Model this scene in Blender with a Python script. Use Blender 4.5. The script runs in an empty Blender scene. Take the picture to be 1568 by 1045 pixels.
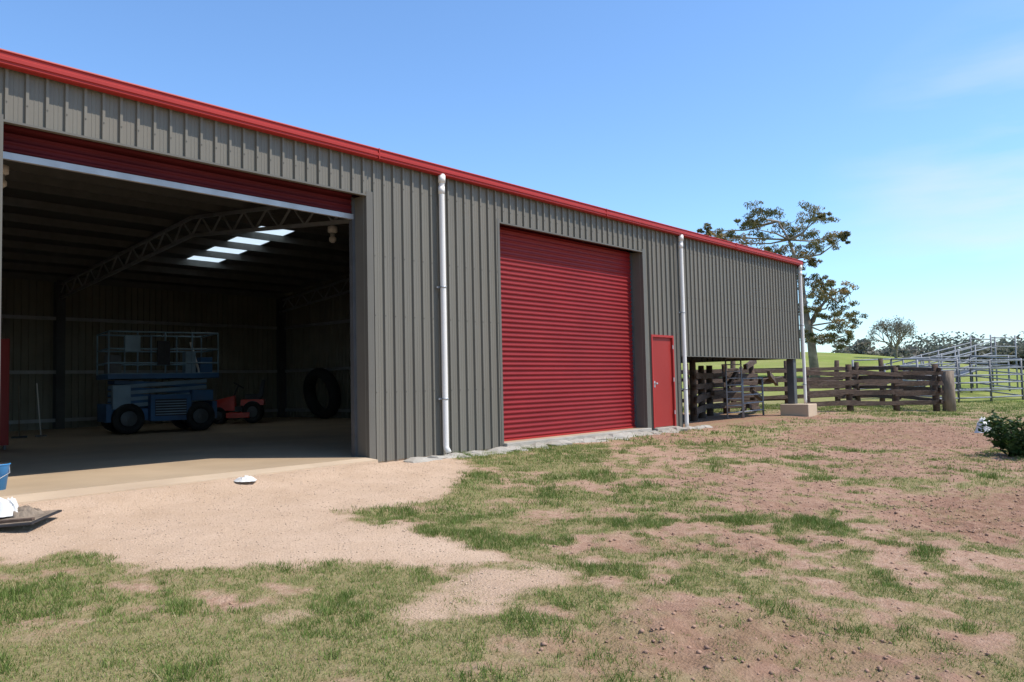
import bpy, math, random
import numpy as np
from mathutils import Vector, Matrix
random.seed(7); rng=np.random.default_rng(7)
R=math.radians
scene=bpy.context.scene

# ------------------------------------------------------------------ materials
def new_mat(name):
    m=bpy.data.materials.new(name); m.use_nodes=True
    nt=m.node_tree; nt.nodes.clear()
    out=nt.nodes.new('ShaderNodeOutputMaterial')
    b=nt.nodes.new('ShaderNodeBsdfPrincipled')
    nt.links.new(b.outputs[0],out.inputs[0])
    return m,nt,b,out
def simple(name,col,rough=0.6,metal=0.0,var=0.12,scale=6.0,bump=0.0,bscale=40.0,stretch=None,spec=0.5,dirt=None,dirtamt=0.0):
    m,nt,b,out=new_mat(name)
    N=nt.nodes; L=nt.links
    tc=N.new('ShaderNodeTexCoord'); mp=N.new('ShaderNodeMapping')
    L.new(tc.outputs['Object'],mp.inputs[0])
    if stretch: mp.inputs['Scale'].default_value=stretch
    n=N.new('ShaderNodeTexNoise'); n.inputs['Scale'].default_value=scale; n.inputs['Detail'].default_value=6
    L.new(mp.outputs[0],n.inputs['Vector'])
    r=N.new('ShaderNodeValToRGB')
    r.color_ramp.elements[0].position=0.3; r.color_ramp.elements[1].position=0.7
    r.color_ramp.elements[0].color=tuple(c*(1-var) for c in col)+(1,)
    r.color_ramp.elements[1].color=tuple(min(1,c*(1+var)) for c in col)+(1,)
    L.new(n.outputs[0],r.inputs[0])
    last=r.outputs[0]
    if dirt:
        n2=N.new('ShaderNodeTexNoise'); n2.inputs['Scale'].default_value=scale*0.35; n2.inputs['Detail'].default_value=9
        L.new(mp.outputs[0],n2.inputs['Vector'])
        mr=N.new('ShaderNodeMapRange'); mr.inputs[1].default_value=0.45; mr.inputs[2].default_value=0.75; mr.inputs[4].default_value=dirtamt
        L.new(n2.outputs[0],mr.inputs[0])
        mx=N.new('ShaderNodeMix'); mx.data_type='RGBA'
        L.new(mr.outputs[0],mx.inputs[0]); L.new(last,mx.inputs[6]); mx.inputs[7].default_value=dirt+(1,)
        last=mx.outputs[2]
    L.new(last,b.inputs['Base Color'])
    b.inputs['Roughness'].default_value=rough; b.inputs['Metallic'].default_value=metal
    b.inputs['Specular IOR Level'].default_value=spec
    if bump>0:
        n3=N.new('ShaderNodeTexNoise'); n3.inputs['Scale'].default_value=bscale; n3.inputs['Detail'].default_value=5
        L.new(mp.outputs[0],n3.inputs['Vector'])
        bp=N.new('ShaderNodeBump'); bp.inputs['Strength'].default_value=bump; bp.inputs['Distance'].default_value=0.02
        L.new(n3.outputs[0],bp.inputs['Height']); L.new(bp.outputs[0],b.inputs['Normal'])
    return m
M={}
M['clad']=simple('grey_cladding',(0.168,0.151,0.119),0.5,0,0.06,0.8,stretch=(3,3,0.5),dirt=(0.22,0.17,0.115),dirtamt=0.18,spec=.3)
M['flash']=simple('grey_flashing',(0.13,0.117,0.094),0.5,0,0.05,2,spec=.3)
M['redtrim']=simple('red_trim',(0.37,0.031,0.025),0.5,0,0.05,1.5,spec=.2)
M['reddoor']=simple('red_roller_curtain',(0.235,0.0155,0.0175),0.5,0,0.08,1.2,dirt=(0.20,0.055,0.04),dirtamt=0.15,spec=.2)
M['redroll']=simple('shaded_red_curtain',(0.10,0.012,0.015),0.6,0,0.1,1.2,spec=.12)  # open curtain: door red darkened, its shade is put into the colour
M['redleaf']=simple('red_door_paint',(0.30,0.027,0.02),0.5,0,0.05,1.2,spec=.2)
M['white']=simple('white_paint',(0.84,0.78,0.70),0.5,0,0.03,3,dirt=(0.6,0.52,0.42),dirtamt=0.2,spec=.3)
M['galv']=simple('galvanised_steel',(0.42,0.42,0.42),0.5,0.4,0.12,5)
M['purlin']=simple('dull_purlin_steel',(0.17,0.165,0.15),0.6,0.1,0.12,5)
M['yard']=simple('weathered_galvanised_pipe',(0.22,0.225,0.24),0.6,0.1,0.25,4)
M['steel']=simple('dark_steel',(0.09,0.09,0.09),0.5,0.2,0.15,4)
M['inwall']=simple('interior_wall',(0.23,0.215,0.165),0.6,0,0.1,1.5)
M['concrete']=simple('concrete',(0.54,0.405,0.27),0.85,0,0.10,1.2,0.3,60,dirt=(0.42,0.29,0.185),dirtamt=0.5)
M['slab']=simple('slab_concrete',(0.46,0.34,0.22),0.6,0,0.15,0.7,0.15,50,dirt=(0.30,0.21,0.13),dirtamt=0.5,spec=.3)
M['concgrey']=simple('grey_concrete',(0.38,0.34,0.28),0.9,0,0.15,4,0.6,40,dirt=(0.25,0.2,0.14),dirtamt=0.5)
M['roof']=simple('roof_sheet',(0.13,0.125,0.115),0.5,0.2,0.05,1)
M['timber']=simple('weathered_timber',(0.075,0.044,0.028),0.9,0,0.5,7,0.8,25,stretch=(1,1,4),dirt=(0.14,0.10,0.072),dirtamt=0.55)
M['timberlight']=simple('grey_timber_post',(0.22,0.165,0.115),0.9,0,0.35,7,0.8,25,stretch=(1,1,0.3))
M['blue']=simple('blue_machine_paint',(0.04,0.13,0.28),0.5,0,0.2,3,dirt=(0.12,0.1,0.08),dirtamt=0.5)
M['lightblue']=simple('pale_blue_paint',(0.25,0.36,0.44),0.5,0,0.15,3)
M['rubber']=simple('black_rubber',(0.02,0.02,0.02),0.8,0,0.3,10)
M['black']=simple('black_plastic',(0.025,0.025,0.028),0.55,0,0.3,10)
M['mowred']=simple('mower_red',(0.6,0.04,0.02),0.35,0,0.1,5)
M['bucket']=simple('blue_plastic',(0.05,0.28,0.60),0.4,0,0.05,5)
M['cloth']=simple('white_sheet_plastic',(0.7,0.67,0.62),0.6,0,0.05,8)
M['bark']=simple('gum_bark',(0.27,0.22,0.17),0.9,0,0.35,3,0.5,12,dirt=(0.12,0.09,0.07),dirtamt=0.8)

def leafmat(name,c1,c2,c3,trans=0.3):
    m,nt,b,out=new_mat(name); N=nt.nodes; L=nt.links
    at=N.new('ShaderNodeAttribute'); at.attribute_name='tint'
    r=N.new('ShaderNodeValToRGB'); r.color_ramp.elements[0].color=c1+(1,); r.color_ramp.elements[1].color=c3+(1,)
    e=r.color_ramp.elements.new(0.6); e.color=c2+(1,)
    L.new(at.outputs['Fac'],r.inputs[0]); L.new(r.outputs[0],b.inputs['Base Color'])
    b.inputs['Roughness'].default_value=0.6; b.inputs['Specular IOR Level'].default_value=0.25
    if trans>0:
        tr=N.new('ShaderNodeBsdfTranslucent'); L.new(r.outputs[0],tr.inputs[0])
        mx=N.new('ShaderNodeMixShader'); mx.inputs[0].default_value=trans
        L.new(b.outputs[0],mx.inputs[1]); L.new(tr.outputs[0],mx.inputs[2]); L.new(mx.outputs[0],out.inputs[0])
    return m
M['grass']=leafmat('grass_blades',(0.11,0.165,0.03),(0.215,0.275,0.065),(0.50,0.40,0.21),.25)
M['gum']=leafmat('gum_leaves',(0.065,0.075,0.027),(0.18,0.155,0.052),(0.42,0.27,0.11),.3)
M['bareleaf']=leafmat('dry_leaves',(0.13,0.13,0.09),(0.21,0.19,0.14),(0.30,0.26,0.19))
M['farleaf']=leafmat('distant_leaves',(0.12,0.13,0.10),(0.18,0.18,0.13),(0.27,0.23,0.18))  # leaf colours lightened, distance haze is painted in
M['weed']=leafmat('weed_leaves',(0.02,0.05,0.012),(0.05,0.09,0.02),(0.12,0.15,0.04))

m,nt,b,out=new_mat('translucent_sheet')
tr=nt.nodes.new('ShaderNodeBsdfTranslucent'); tr.inputs[0].default_value=(0.85,0.9,0.88,1)
mx=nt.nodes.new('ShaderNodeMixShader'); mx.inputs[0].default_value=0.8
b.inputs['Base Color'].default_value=(0.8,0.82,0.8,1)
nt.links.new(b.outputs[0],mx.inputs[1]); nt.links.new(tr.outputs[0],mx.inputs[2]); nt.links.new(mx.outputs[0],out.inputs[0])
M['sky_sheet']=m

# ------------------------------------------------------------------ mesh helper
class MB:
    def __init__(s): s.v=[]; s.f=[]; s.m=[]; s.mats=[]; s.smooth=[]
    def mi(s,k):
        if k not in s.mats: s.mats.append(k)
        return s.mats.index(k)
    def add(s,vs,fs,k,smooth=False):
        o=len(s.v); s.v+= [tuple(v) for v in vs]; i=s.mi(k)
        for f in fs: s.f.append(tuple(o+a for a in f)); s.m.append(i); s.smooth.append(smooth)
    def box(s,x0,x1,y0,y1,z0,z1,k):
        vs=[(x0,y0,z0),(x1,y0,z0),(x1,y1,z0),(x0,y1,z0),(x0,y0,z1),(x1,y0,z1),(x1,y1,z1),(x0,y1,z1)]
        s.add(vs,[(0,3,2,1),(4,5,6,7),(0,1,5,4),(1,2,6,5),(2,3,7,6),(3,0,4,7)],k)
    def beam(s,p0,p1,w,h,k,roll=0,taper=1.0,jit=0.0):
        p0=Vector(p0);p1=Vector(p1);d=(p1-p0).normalized()
        u=Vector((0,0,1)) if abs(d.z)<0.9 else Vector((0,1,0))
        a=d.cross(u).normalized(); c=a.cross(d).normalized()
        if roll: q=Matrix.Rotation(roll,3,d); a=q@a;c=q@c
        vs=[]
        n=1 if jit==0 else 5
        for i in range(n+1):
            t=i/n; p=p0.lerp(p1,t); tt=1+(taper-1)*t
            for sx,sz in ((-1,-1),(1,-1),(1,1),(-1,1)):
                j=Vector((random.uniform(-jit,jit),random.uniform(-jit,jit),random.uniform(-jit,jit))) if jit else Vector((0,0,0))
                vs.append(p+a*(sx*w/2*tt)+c*(sz*h/2*tt)+j)
        fs=[(0,1,2,3)]
        for i in range(n):
            o=i*4
            for q in range(4): fs.append((o+q,o+4+q,o+4+(q+1)%4,o+(q+1)%4))
        o=n*4; fs.append((o+3,o+2,o+1,o))
        s.add(vs,fs,k)
    def tube(s,pts,rad,k,n=8,cap=True,jit=0.0):
        pts=[Vector(p) for p in pts]; vs=[];fs=[]
        prev=None
        for i,p in enumerate(pts):
            d=(pts[min(i+1,len(pts)-1)]-pts[max(i-1,0)]).normalized()
            if prev is None:
                u=Vector((0,0,1)) if abs(d.z)<0.9 else Vector((1,0,0)); a=d.cross(u).normalized()
            else: a=(prev-d*prev.dot(d)).normalized()
            prev=a; c=d.cross(a); r=rad[i] if hasattr(rad,'__len__') else rad
            for j in range(n):
                t=2*math.pi*j/n; rr=r*(1+random.uniform(-jit,jit))
                vs.append(p+a*math.cos(t)*rr+c*math.sin(t)*rr)
        for i in range(len(pts)-1):
            for j in range(n): fs.append((i*n+j,i*n+(j+1)%n,(i+1)*n+(j+1)%n,(i+1)*n+j))
        if cap: fs.append(tuple(range(n))[::-1]); fs.append(tuple((len(pts)-1)*n+j for j in range(n)))
        s.add(vs,fs,k,True)
    def torus(s,c,axis,R0,r,k,n=28,m=10,squash=1.0):
        c=Vector(c);d=Vector(axis).normalized();u=Vector((0,0,1)) if abs(d.z)<0.9 else Vector((1,0,0))
        a=d.cross(u).normalized(); b=d.cross(a); vs=[];fs=[]
        for i in range(n):
            t=2*math.pi*i/n; e=a*math.cos(t)+b*math.sin(t)
            for j in range(m):
                q=2*math.pi*j/m; vs.append(c+e*(R0+r*math.cos(q))+d*(r*squash*math.sin(q)))
        for i in range(n):
            for j in range(m): fs.append((i*m+j,((i+1)%n)*m+j,((i+1)%n)*m+(j+1)%m,i*m+(j+1)%m))
        s.add(vs,fs,k,True)
    def obj(s,name,parent=None,bevel=0):
        me=bpy.data.meshes.new(name); me.from_pydata(s.v,[],s.f)
        for k in s.mats: me.materials.append(M[k])
        me.polygons.foreach_set('material_index',s.m); me.polygons.foreach_set('use_smooth',s.smooth)
        me.update(); o=bpy.data.objects.new(name,me); scene.collection.objects.link(o)
        if parent: o.parent=parent
        if bevel:
            bm=o.modifiers.new('bevel','BEVEL'); bm.width=bevel; bm.segments=2; bm.limit_method='ANGLE'
        return o
def empty(name):
    e=bpy.data.objects.new(name,None); scene.collection.objects.link(e); return e

# ------------------------------------------------------------------ noise + ground functions
def vn(x,y,seed=0):
    x=np.asarray(x,float);y=np.asarray(y,float)
    ix=np.floor(x).astype(np.int64);iy=np.floor(y).astype(np.int64);fx=x-ix;fy=y-iy
    fx=fx*fx*(3-2*fx);fy=fy*fy*(3-2*fy)
    def h(a,b):
        k=(a*374761393+b*668265263+seed*144269504)&0xffffffff
        k=((k^(k>>13))*1274126177)&0xffffffff
        return ((k^(k>>16))&0xffffffff)/4294967296.0
    return (h(ix,iy)*(1-fx)+h(ix+1,iy)*fx)*(1-fy)+(h(ix,iy+1)*(1-fx)+h(ix+1,iy+1)*fx)*fy
def fbm(x,y,seed=0,o=4):
    t=0;a=.5;s=0
    for i in range(o):
        t=t+a*vn(x*2**i,y*2**i,seed+i*17);s+=a;a*=.5
    return t/s
def ss(a,b,x):
    t=np.clip((x-a)/(b-a),0,1);return t*t*(3-2*t)
def sd(x,y,poly):
    d=np.full(x.shape,1e9);ins=np.zeros(x.shape,bool);n=len(poly)
    for i in range(n):
        ax,ay=poly[i];bx,by=poly[(i+1)%n]
        ex,ey=bx-ax,by-ay;wx,wy=x-ax,y-ay
        t=np.clip((wx*ex+wy*ey)/(ex*ex+ey*ey),0,1)
        d=np.minimum(d,(wx-ex*t)**2+(wy-ey*t)**2)
        c=((ay>y)!=(by>y))&(x<(bx-ax)*(y-ay)/((by-ay) if by!=ay else 1e-9)+ax)
        ins^=c
    d=np.sqrt(d);return np.where(ins,-d,d)
GRAVEL=[(-6,-2.7),(2.02,-2.43),(2.11,-2.7),(2.41,-2.61),(2.53,-3.04),(2.67,-3.58),(3.24,-4.03),(3.74,-4.62),(4.13,-5.04),(4.48,-5.24),(4.69,-4.95),(4.86,-3.94),(4.86,-3.21),(4.95,-2.67),(5.23,-2.75),(5.86,-2.85),(6.55,-2.75),(7.15,-2.15),(8.27,-1.22),(8.71,-.58),(9.0,0.5),(-6,.5)]
PATCH=[(2.89,-5.66),(3.28,-5.45),(3.98,-5.32),(4.46,-5.39),(4.77,-5.64),(4.52,-5.77),(4.05,-5.86),(3.33,-5.97),(2.99,-5.9)]
SP=[(2.61,-5.1),(2.8,-5.12),(2.89,-5.31),(2.62,-5.32)]
BR=[([(3.31,-6.72),(4.22,-6.75),(4.67,-6.95),(4.95,-7.34),(5.1,-7.9),(4.9,-8.6),(4.37,-8.8),(3.0,-7.2)],.85),
 ([(9.83,-6.49),(10.86,-6.87),(12.53,-7.42),(12,-9),(7.82,-8.12),(7.64,-7.59),(8.2,-6.95)],.95),
 ([(18.75,-1.59),(21.06,-2.36),(23,-4),(20,-6.5),(16.9,-6.6),(14.9,-3.2)],.82),
 ([(5.5,-5.6),(6.1,-5.9),(6.4,-6.6),(6.0,-6.75),(5.4,-6.0)],.8),
 ([(7.7,-5.7),(8.6,-5.4),(8.9,-6.1),(8.0,-6.4)],.8),
 ([(5.1,-4.5),(5.6,-4.2),(5.9,-4.6),(5.5,-4.9)],.6),
 ([(11.5,-5.2),(13.5,-4.6),(14.5,-5.6),(12.5,-6.4)],.75),
 ([(16.0,0.2),(24.5,0.3),(24.5,-1.2),(19,-1.0),(15.5,-.5)],.8),
 ([(16.7,0.0),(24.3,0.0),(25,17),(16.7,17)],.9)]
def masks(x,y):
    n1=fbm(x*1.1,y*1.1,3)-.5; n2=fbm(x*5,y*5,9)-.5; n3=fbm(x*.35,y*.35,21)-.5
    w=.35*n1+.28*n2
    g=1-ss(-.12,.12,sd(x,y,GRAVEL)+1.25*w)
    g=np.maximum(g,.7*(1-ss(-.2,.12,sd(x,y,PATCH)+1.9*w)))
    g=np.maximum(g,.45*(1-ss(-.1,.1,sd(x,y,SP)+w)))
    br=np.zeros(x.shape)
    for p,a in BR: br=np.maximum(br,a*(1-ss(-.6,.4,sd(x,y,p)+2.4*w)))
    lat=.657*x-.7535*(y+9.35)
    dep=.7535*x+.657*(y+9.35)
    pat=ss(.0,2.4,lat)*(1-ss(22,30,dep))
    lush=.80-.42*pat+1.3*(1+.6*pat)*n1+1.8*(1+.6*pat)*n2+.5*n3
    lush=np.clip(ss(.06,.85,lush+.05),0,1)
    gr=lush*(1-g)*(1-.88*br)
    br=np.maximum(br,.5*pat*ss(-.12,.12,-n3-.4*n1))
    far=ss(26,34,dep); gr=gr*(1-far)+far*np.clip(.9+.5*n3,0,1); br=br*(1-far)
    return g,gr,br
def hz(x,y,fine=True):
    x=np.asarray(x,float);y=np.asarray(y,float)
    z=.04*np.clip(y,-9.5,0)
    z=z+.075*np.exp(-(np.maximum(0,-.45-y)/.45)**2)*ss(-8,-7,x)*(1-ss(7.2,7.7,x))*(1-ss(0,.4,y))
    al=x*.866+(y+9.35)*.5; la=-x*.5+(y+9.35)*.866
    z=z+4.0*ss(34,92,al)*np.exp(-(np.minimum(la,0)/30)**4)
    z=z+(fbm(x*.02,y*.02,5)-.5)*3*ss(90,300,np.hypot(x,y))
    z=z+(fbm(x*.3,y*.3,6)-.5)*.10*ss(-.6,-3,y)
    if fine:
        g,gr,br=masks(x,y)
        near=1-ss(30,45,np.hypot(x,y))
        z=z+near*ss(-.1,-.8,y)*((fbm(x*3.2,y*3.2,31)-.5)*(.03+.08*br)+ (fbm(x*9,y*9,37)-.5)*(.018+.05*br)*(1-.3*g))
    return z
# ------------------------------------------------------------------ ground sheet
def steps(segs):
    o=[]
    for a,b,s in segs: o+=list(np.arange(a,b,s))
    return np.array(o+[segs[-1][1]])
gx=steps([(-1500,-200,130),(-200,-20,20),(-20,0,1.0),(0,12,.05),(12,24,.1),(24,45,.2),(45,140,1.5),(140,400,8),(400,2500,100)])
gy=steps([(-1500,-200,130),(-200,-20,12),(-20,-12,.5),(-12,0,.05),(0,3,.2),(3,60,1.5),(60,200,6),(200,2500,100)])
X,Y=np.meshgrid(gx,gy); xs=X.ravel();ys=Y.ravel()
zs=hz(xs,ys); g,gr,br=masks(xs,ys)
nx,ny=len(gx),len(gy)
idx=np.arange(nx*ny).reshape(ny,nx)
F=np.stack([idx[:-1,:-1],idx[:-1,1:],idx[1:,1:],idx[1:,:-1]],-1).reshape(-1,4)
def mesh_np(name,co,faces,k,mat,attrs=None,smooth=False):
    me=bpy.data.meshes.new(name); nf=len(faces)
    me.vertices.add(len(co)); me.vertices.foreach_set('co',np.asarray(co,np.float32).ravel())
    me.loops.add(nf*k); me.loops.foreach_set('vertex_index',faces.astype(np.int32).ravel())
    me.polygons.add(nf); me.polygons.foreach_set('loop_start',np.arange(0,nf*k,k,dtype=np.int32))
    me.polygons.foreach_set('loop_total',np.full(nf,k,dtype=np.int32))
    if smooth: me.polygons.foreach_set('use_smooth',np.ones(nf,bool))
    me.update(calc_edges=True); me.validate()
    for an,(ty,data) in (attrs or {}).items():
        a=me.attributes.new(an,ty,'POINT')
        if ty=='FLOAT': a.data.foreach_set('value',np.asarray(data,np.float32))
        else: a.data.foreach_set('color',np.asarray(data,np.float32).ravel())
    me.materials.append(mat)
    o=bpy.data.objects.new(name,me); scene.collection.objects.link(o); return o
m,nt,b,out=new_mat('ground_soil_grass'); N=nt.nodes; L=nt.links
at=N.new('ShaderNodeAttribute'); at.attribute_name='cover'
sp=N.new('ShaderNodeSeparateColor'); L.new(at.outputs['Color'],sp.inputs[0])
tc=N.new('ShaderNodeTexCoord')
def noise(sc,det=6,ro=.6):
    n=N.new('ShaderNodeTexNoise'); n.inputs['Scale'].default_value=sc; n.inputs['Detail'].default_value=det; n.inputs['Roughness'].default_value=ro
    L.new(tc.outputs['Object'],n.inputs['Vector']); return n.outputs[0]
def ramp(fac,*cs):
    r=N.new('ShaderNodeValToRGB'); el=r.color_ramp.elements
    el[0].position=cs[0][0];el[0].color=cs[0][1]+(1,);el[1].position=cs[-1][0];el[1].color=cs[-1][1]+(1,)
    for p,c in cs[1:-1]: e=el.new(p);e.color=c+(1,)
    L.new(fac,r.inputs[0]); return r.outputs[0]
def mix(f,a,b_,mode='MIX'):
    x=N.new('ShaderNodeMix'); x.data_type='RGBA'; x.blend_type=mode
    if isinstance(f,float): x.inputs[0].default_value=f
    else: L.new(f,x.inputs[0])
    L.new(a,x.inputs[6])
    if isinstance(b_,tuple): x.inputs[7].default_value=b_+(1,)
    else: L.new(b_,x.inputs[7])
    return x.outputs[2]
soil=ramp(noise(14,8,.7),(.3,(.30,.17,.105)),(.5,(.42,.26,.172)),(.7,(.53,.36,.25)))
brown=ramp(noise(9,9,.75),(.3,(.18,.088,.053)),(.5,(.30,.165,.105)),(.72,(.42,.26,.175)))
grav=ramp(noise(55,6,.7),(.3,(.42,.28,.18)),(.5,(.57,.395,.262)),(.7,(.67,.49,.345)))
grav2=mix(.4,grav,ramp(noise(1.7,6),(.35,(.48,.33,.215)),(.65,(.64,.465,.33))))
grs=ramp(noise(30,8,.75),(.3,(.11,.12,.033)),(.5,(.21,.205,.065)),(.72,(.38,.31,.15)))
fld=ramp(noise(.25,8,.7),(.3,(.17,.22,.035)),(.55,(.24,.28,.055)),(.75,(.31,.31,.09)))
gm=N.new('ShaderNodeSeparateXYZ'); L.new(tc.outputs['Object'],gm.inputs[0])
mr=N.new('ShaderNodeMapRange'); mr.inputs[1].default_value=27; mr.inputs[2].default_value=42; L.new(gm.outputs[0],mr.inputs[0])
grs=mix(mr.outputs[0],grs,fld)
c=mix(sp.outputs[2],soil,brown)
mg=N.new('ShaderNodeMath'); mg.operation='MULTIPLY'; mg.inputs[1].default_value=.7; L.new(sp.outputs[1],mg.inputs[0])
mg2=N.new('ShaderNodeMix'); mg2.data_type='FLOAT'; L.new(mr.outputs[0],mg2.inputs[0]); L.new(mg.outputs[0],mg2.inputs[2]); L.new(sp.outputs[1],mg2.inputs[3])
c=mix(mg2.outputs[0],c,grs)
c=mix(sp.outputs[0],c,grav2)
L.new(c,b.inputs['Base Color']); b.inputs['Roughness'].default_value=.95; b.inputs['Specular IOR Level'].default_value=.15
vo=N.new('ShaderNodeTexVoronoi'); vo.inputs['Scale'].default_value=60; L.new(tc.outputs['Object'],vo.inputs['Vector'])
vm=N.new('ShaderNodeMath'); vm.operation='MULTIPLY'; vm.inputs[1].default_value=.4; L.new(vo.outputs[0],vm.inputs[0])
ad=N.new('ShaderNodeMath'); ad.operation='ADD'; L.new(noise(24,8,.75),ad.inputs[0]); L.new(vm.outputs[0],ad.inputs[1])
bp=N.new('ShaderNodeBump'); bp.inputs['Strength'].default_value=.7; bp.inputs['Distance'].default_value=.035
L.new(ad.outputs[0],bp.inputs['Height']); L.new(bp.outputs[0],b.inputs['Normal'])
col=np.stack([g,gr,br,np.ones_like(g)],-1)
mesh_np('ground',np.stack([xs,ys,zs],-1),F,4,m,{'cover':('FLOAT_COLOR',col)},smooth=True)

# ------------------------------------------------------------------ grass blades
def grass_tier(d0,d1,ntuft,per,h,w,spread):
    d=np.sqrt(rng.uniform(d0*d0,d1*d1,ntuft)); u=rng.uniform(-.72,.72,ntuft)*d
    x=.7535*d+.657*u; y=.657*d-.7535*u-9.35
    k=(y<-.12)|(x>24.6)
    x,y=x[k],y[k]
    g,gr,br=masks(x,y)
    k=rng.uniform(0,1,len(x))<gr**1.1*1.05-.02
    x,y,gr=x[k],y[k],gr[k]
    big=fbm(x*1.7,y*1.7,77); mid=fbm(x*4.5,y*4.5,91)
    hh=h*(.5+.7*gr)*(.6+.6*ss(.45,.75,big)+.7*ss(.55,.8,mid))
    x=np.repeat(x,per);y=np.repeat(y,per);hh=np.repeat(hh,per); tone=np.repeat(rng.uniform(-.12,.12,len(big))+.44-.8*(big-.5)-.5*(mid-.5)-.12*(gr-.6),per)
    n=len(x)
    x=x+rng.normal(0,spread,n);y=y+rng.normal(0,spread,n)
    hh=hh*rng.uniform(.45,1.3,n); z=hz(x,y)-.006
    a=rng.uniform(0,2*np.pi,n); l=rng.uniform(.15,.95,n)*hh; la=rng.uniform(0,2*np.pi,n)
    ww=w*rng.uniform(.6,1.3,n)
    b0=np.stack([x-np.cos(a)*ww,y-np.sin(a)*ww,z],-1);b1=np.stack([x+np.cos(a)*ww,y+np.sin(a)*ww,z],-1)
    t=np.stack([x+np.cos(la)*l,y+np.sin(la)*l,z+hh],-1)
    tone=np.clip(tone+rng.normal(0,.14,n)+(rng.uniform(0,1,n)<.10)*.5,0,1)
    return np.stack([b0,b1,t],1).reshape(-1,3),np.repeat(tone,3)
A=[grass_tier(2.8,8,38000,8,.036,.0028,.022),grass_tier(8,15,40000,6,.046,.0045,.036),grass_tier(15,34,56000,4,.058,.010,.07)]
co=np.concatenate([a[0] for a in A]);tn=np.concatenate([a[1] for a in A])
mesh_np('grass',co,np.arange(len(co)).reshape(-1,3),3,M['grass'],{'tint':('FLOAT',tn)})

# ------------------------------------------------------------------ pebbles
def pebbles(name,n,x0,x1,y0,y1,fn,s0,s1,mat):
    x=rng.uniform(x0,x1,n);y=rng.uniform(y0,y1,n);k=fn(x,y);x,y=x[k],y[k];n=len(x)
    z=hz(x,y); s=s0+(s1-s0)*rng.uniform(0,1,n)**4
    base=np.array([(1,0,0),(-1,0,0),(0,1,0),(0,-1,0),(0,0,.7),(0,0,-.7)])
    fc=np.array([(0,2,4),(2,1,4),(1,3,4),(3,0,4),(2,0,5),(1,2,5),(3,1,5),(0,3,5)])
    a=rng.uniform(0,6.28,n);ca,sa=np.cos(a),np.sin(a)
    v=base[None]*s[:,None,None]*rng.uniform(.6,1.3,(n,6,1))
    vx=v[...,0]*ca[:,None]-v[...,1]*sa[:,None];vy=v[...,0]*sa[:,None]+v[...,1]*ca[:,None]
    co=np.stack([vx+x[:,None],vy+y[:,None],v[...,2]+z[:,None]+.15*s[:,None]],-1).reshape(-1,3)
    ff=(fc[None]+6*np.arange(n)[:,None,None]).reshape(-1,3)
    return mesh_np(name,co,ff,3,mat,smooth=False)
pebm=simple('gravel_stones',(.53,.38,.26),.9,0,.3,9)
pebbles('gravel_stones',26000,0,9,-6.2,-.2,lambda x,y:(masks(x,y)[0]>.5),.003,.012,pebm)
clodm=simple('soil_clods',(.34,.20,.13),.95,0,.25,9)
pebbles('soil_clods',60000,2.5,24,-10,-.5,lambda x,y:(masks(x,y)[2]>.40)|((masks(x,y)[1]<.25)&(masks(x,y)[0]<.2)&(rng.uniform(0,1,len(x))<.35)),.003,.022,clodm)

# ------------------------------------------------------------------ the shed
shed=empty('steel_farm_shed')
XL,XD1,XD1b,P1,D2a,D2b,P2,XE=-6.6,2.70,7.45,8.94,10.41,15.14,16.61,24.09
HT,TOP,DEP,RID=3.99,4.60,16.4,5.38
def roofz(y): return 4.60+(RID-4.60)*(1-abs(y-DEP/2)/(DEP/2))
PITCH=.195
def clad(mb,x0,x1,z0,z1,y=0,sgn=-1,k='clad',axis='x',zt=None):
    """trapezoidal ribbed sheet, ribs stand out towards sgn"""
    prof=[]
    i=math.floor(x0/PITCH)-1
    while i*PITCH<x1+PITCH:
        c=i*PITCH
        prof+=[(c-.022,0),(c-.015,.033),(c+.015,.033),(c+.022,0),(c+.070,0),(c+.074,.003),(c+.082,.003),(c+.086,0),(c+.113,0),(c+.117,.003),(c+.125,.003),(c+.129,0)]
        i+=1
    pts=[(x0,0)]+[p for p in prof if x0<p[0]<x1]+[(x1,0)]
    vs=[]
    for (a,d) in pts:
        for z in (z0,(zt(a) if zt else z1)):
            vs.append((a,y+sgn*d,z) if axis=='x' else (y+sgn*d,a,z))
    mb.add(vs,[(2*i,2*i+2,2*i+3,2*i+1) for i in range(len(pts)-1)],k)
w=MB()
clad(w,XL,XD1-.0,.02,TOP); clad(w,XD1,XD1b,HT,TOP); clad(w,XD1b,D2a,.02,TOP); clad(w,D2a,D2b,HT,TOP)
clad(w,D2b,15.40,.02,TOP); clad(w,15.40,16.38,2.16,TOP); clad(w,16.38,P2+.08,.02,TOP); clad(w,P2+.08,XE,1.70,TOP)
clad(w,0,DEP,1.70,0,XE,1,axis='y',zt=roofz)
w.obj('front_cladding',shed)
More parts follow.
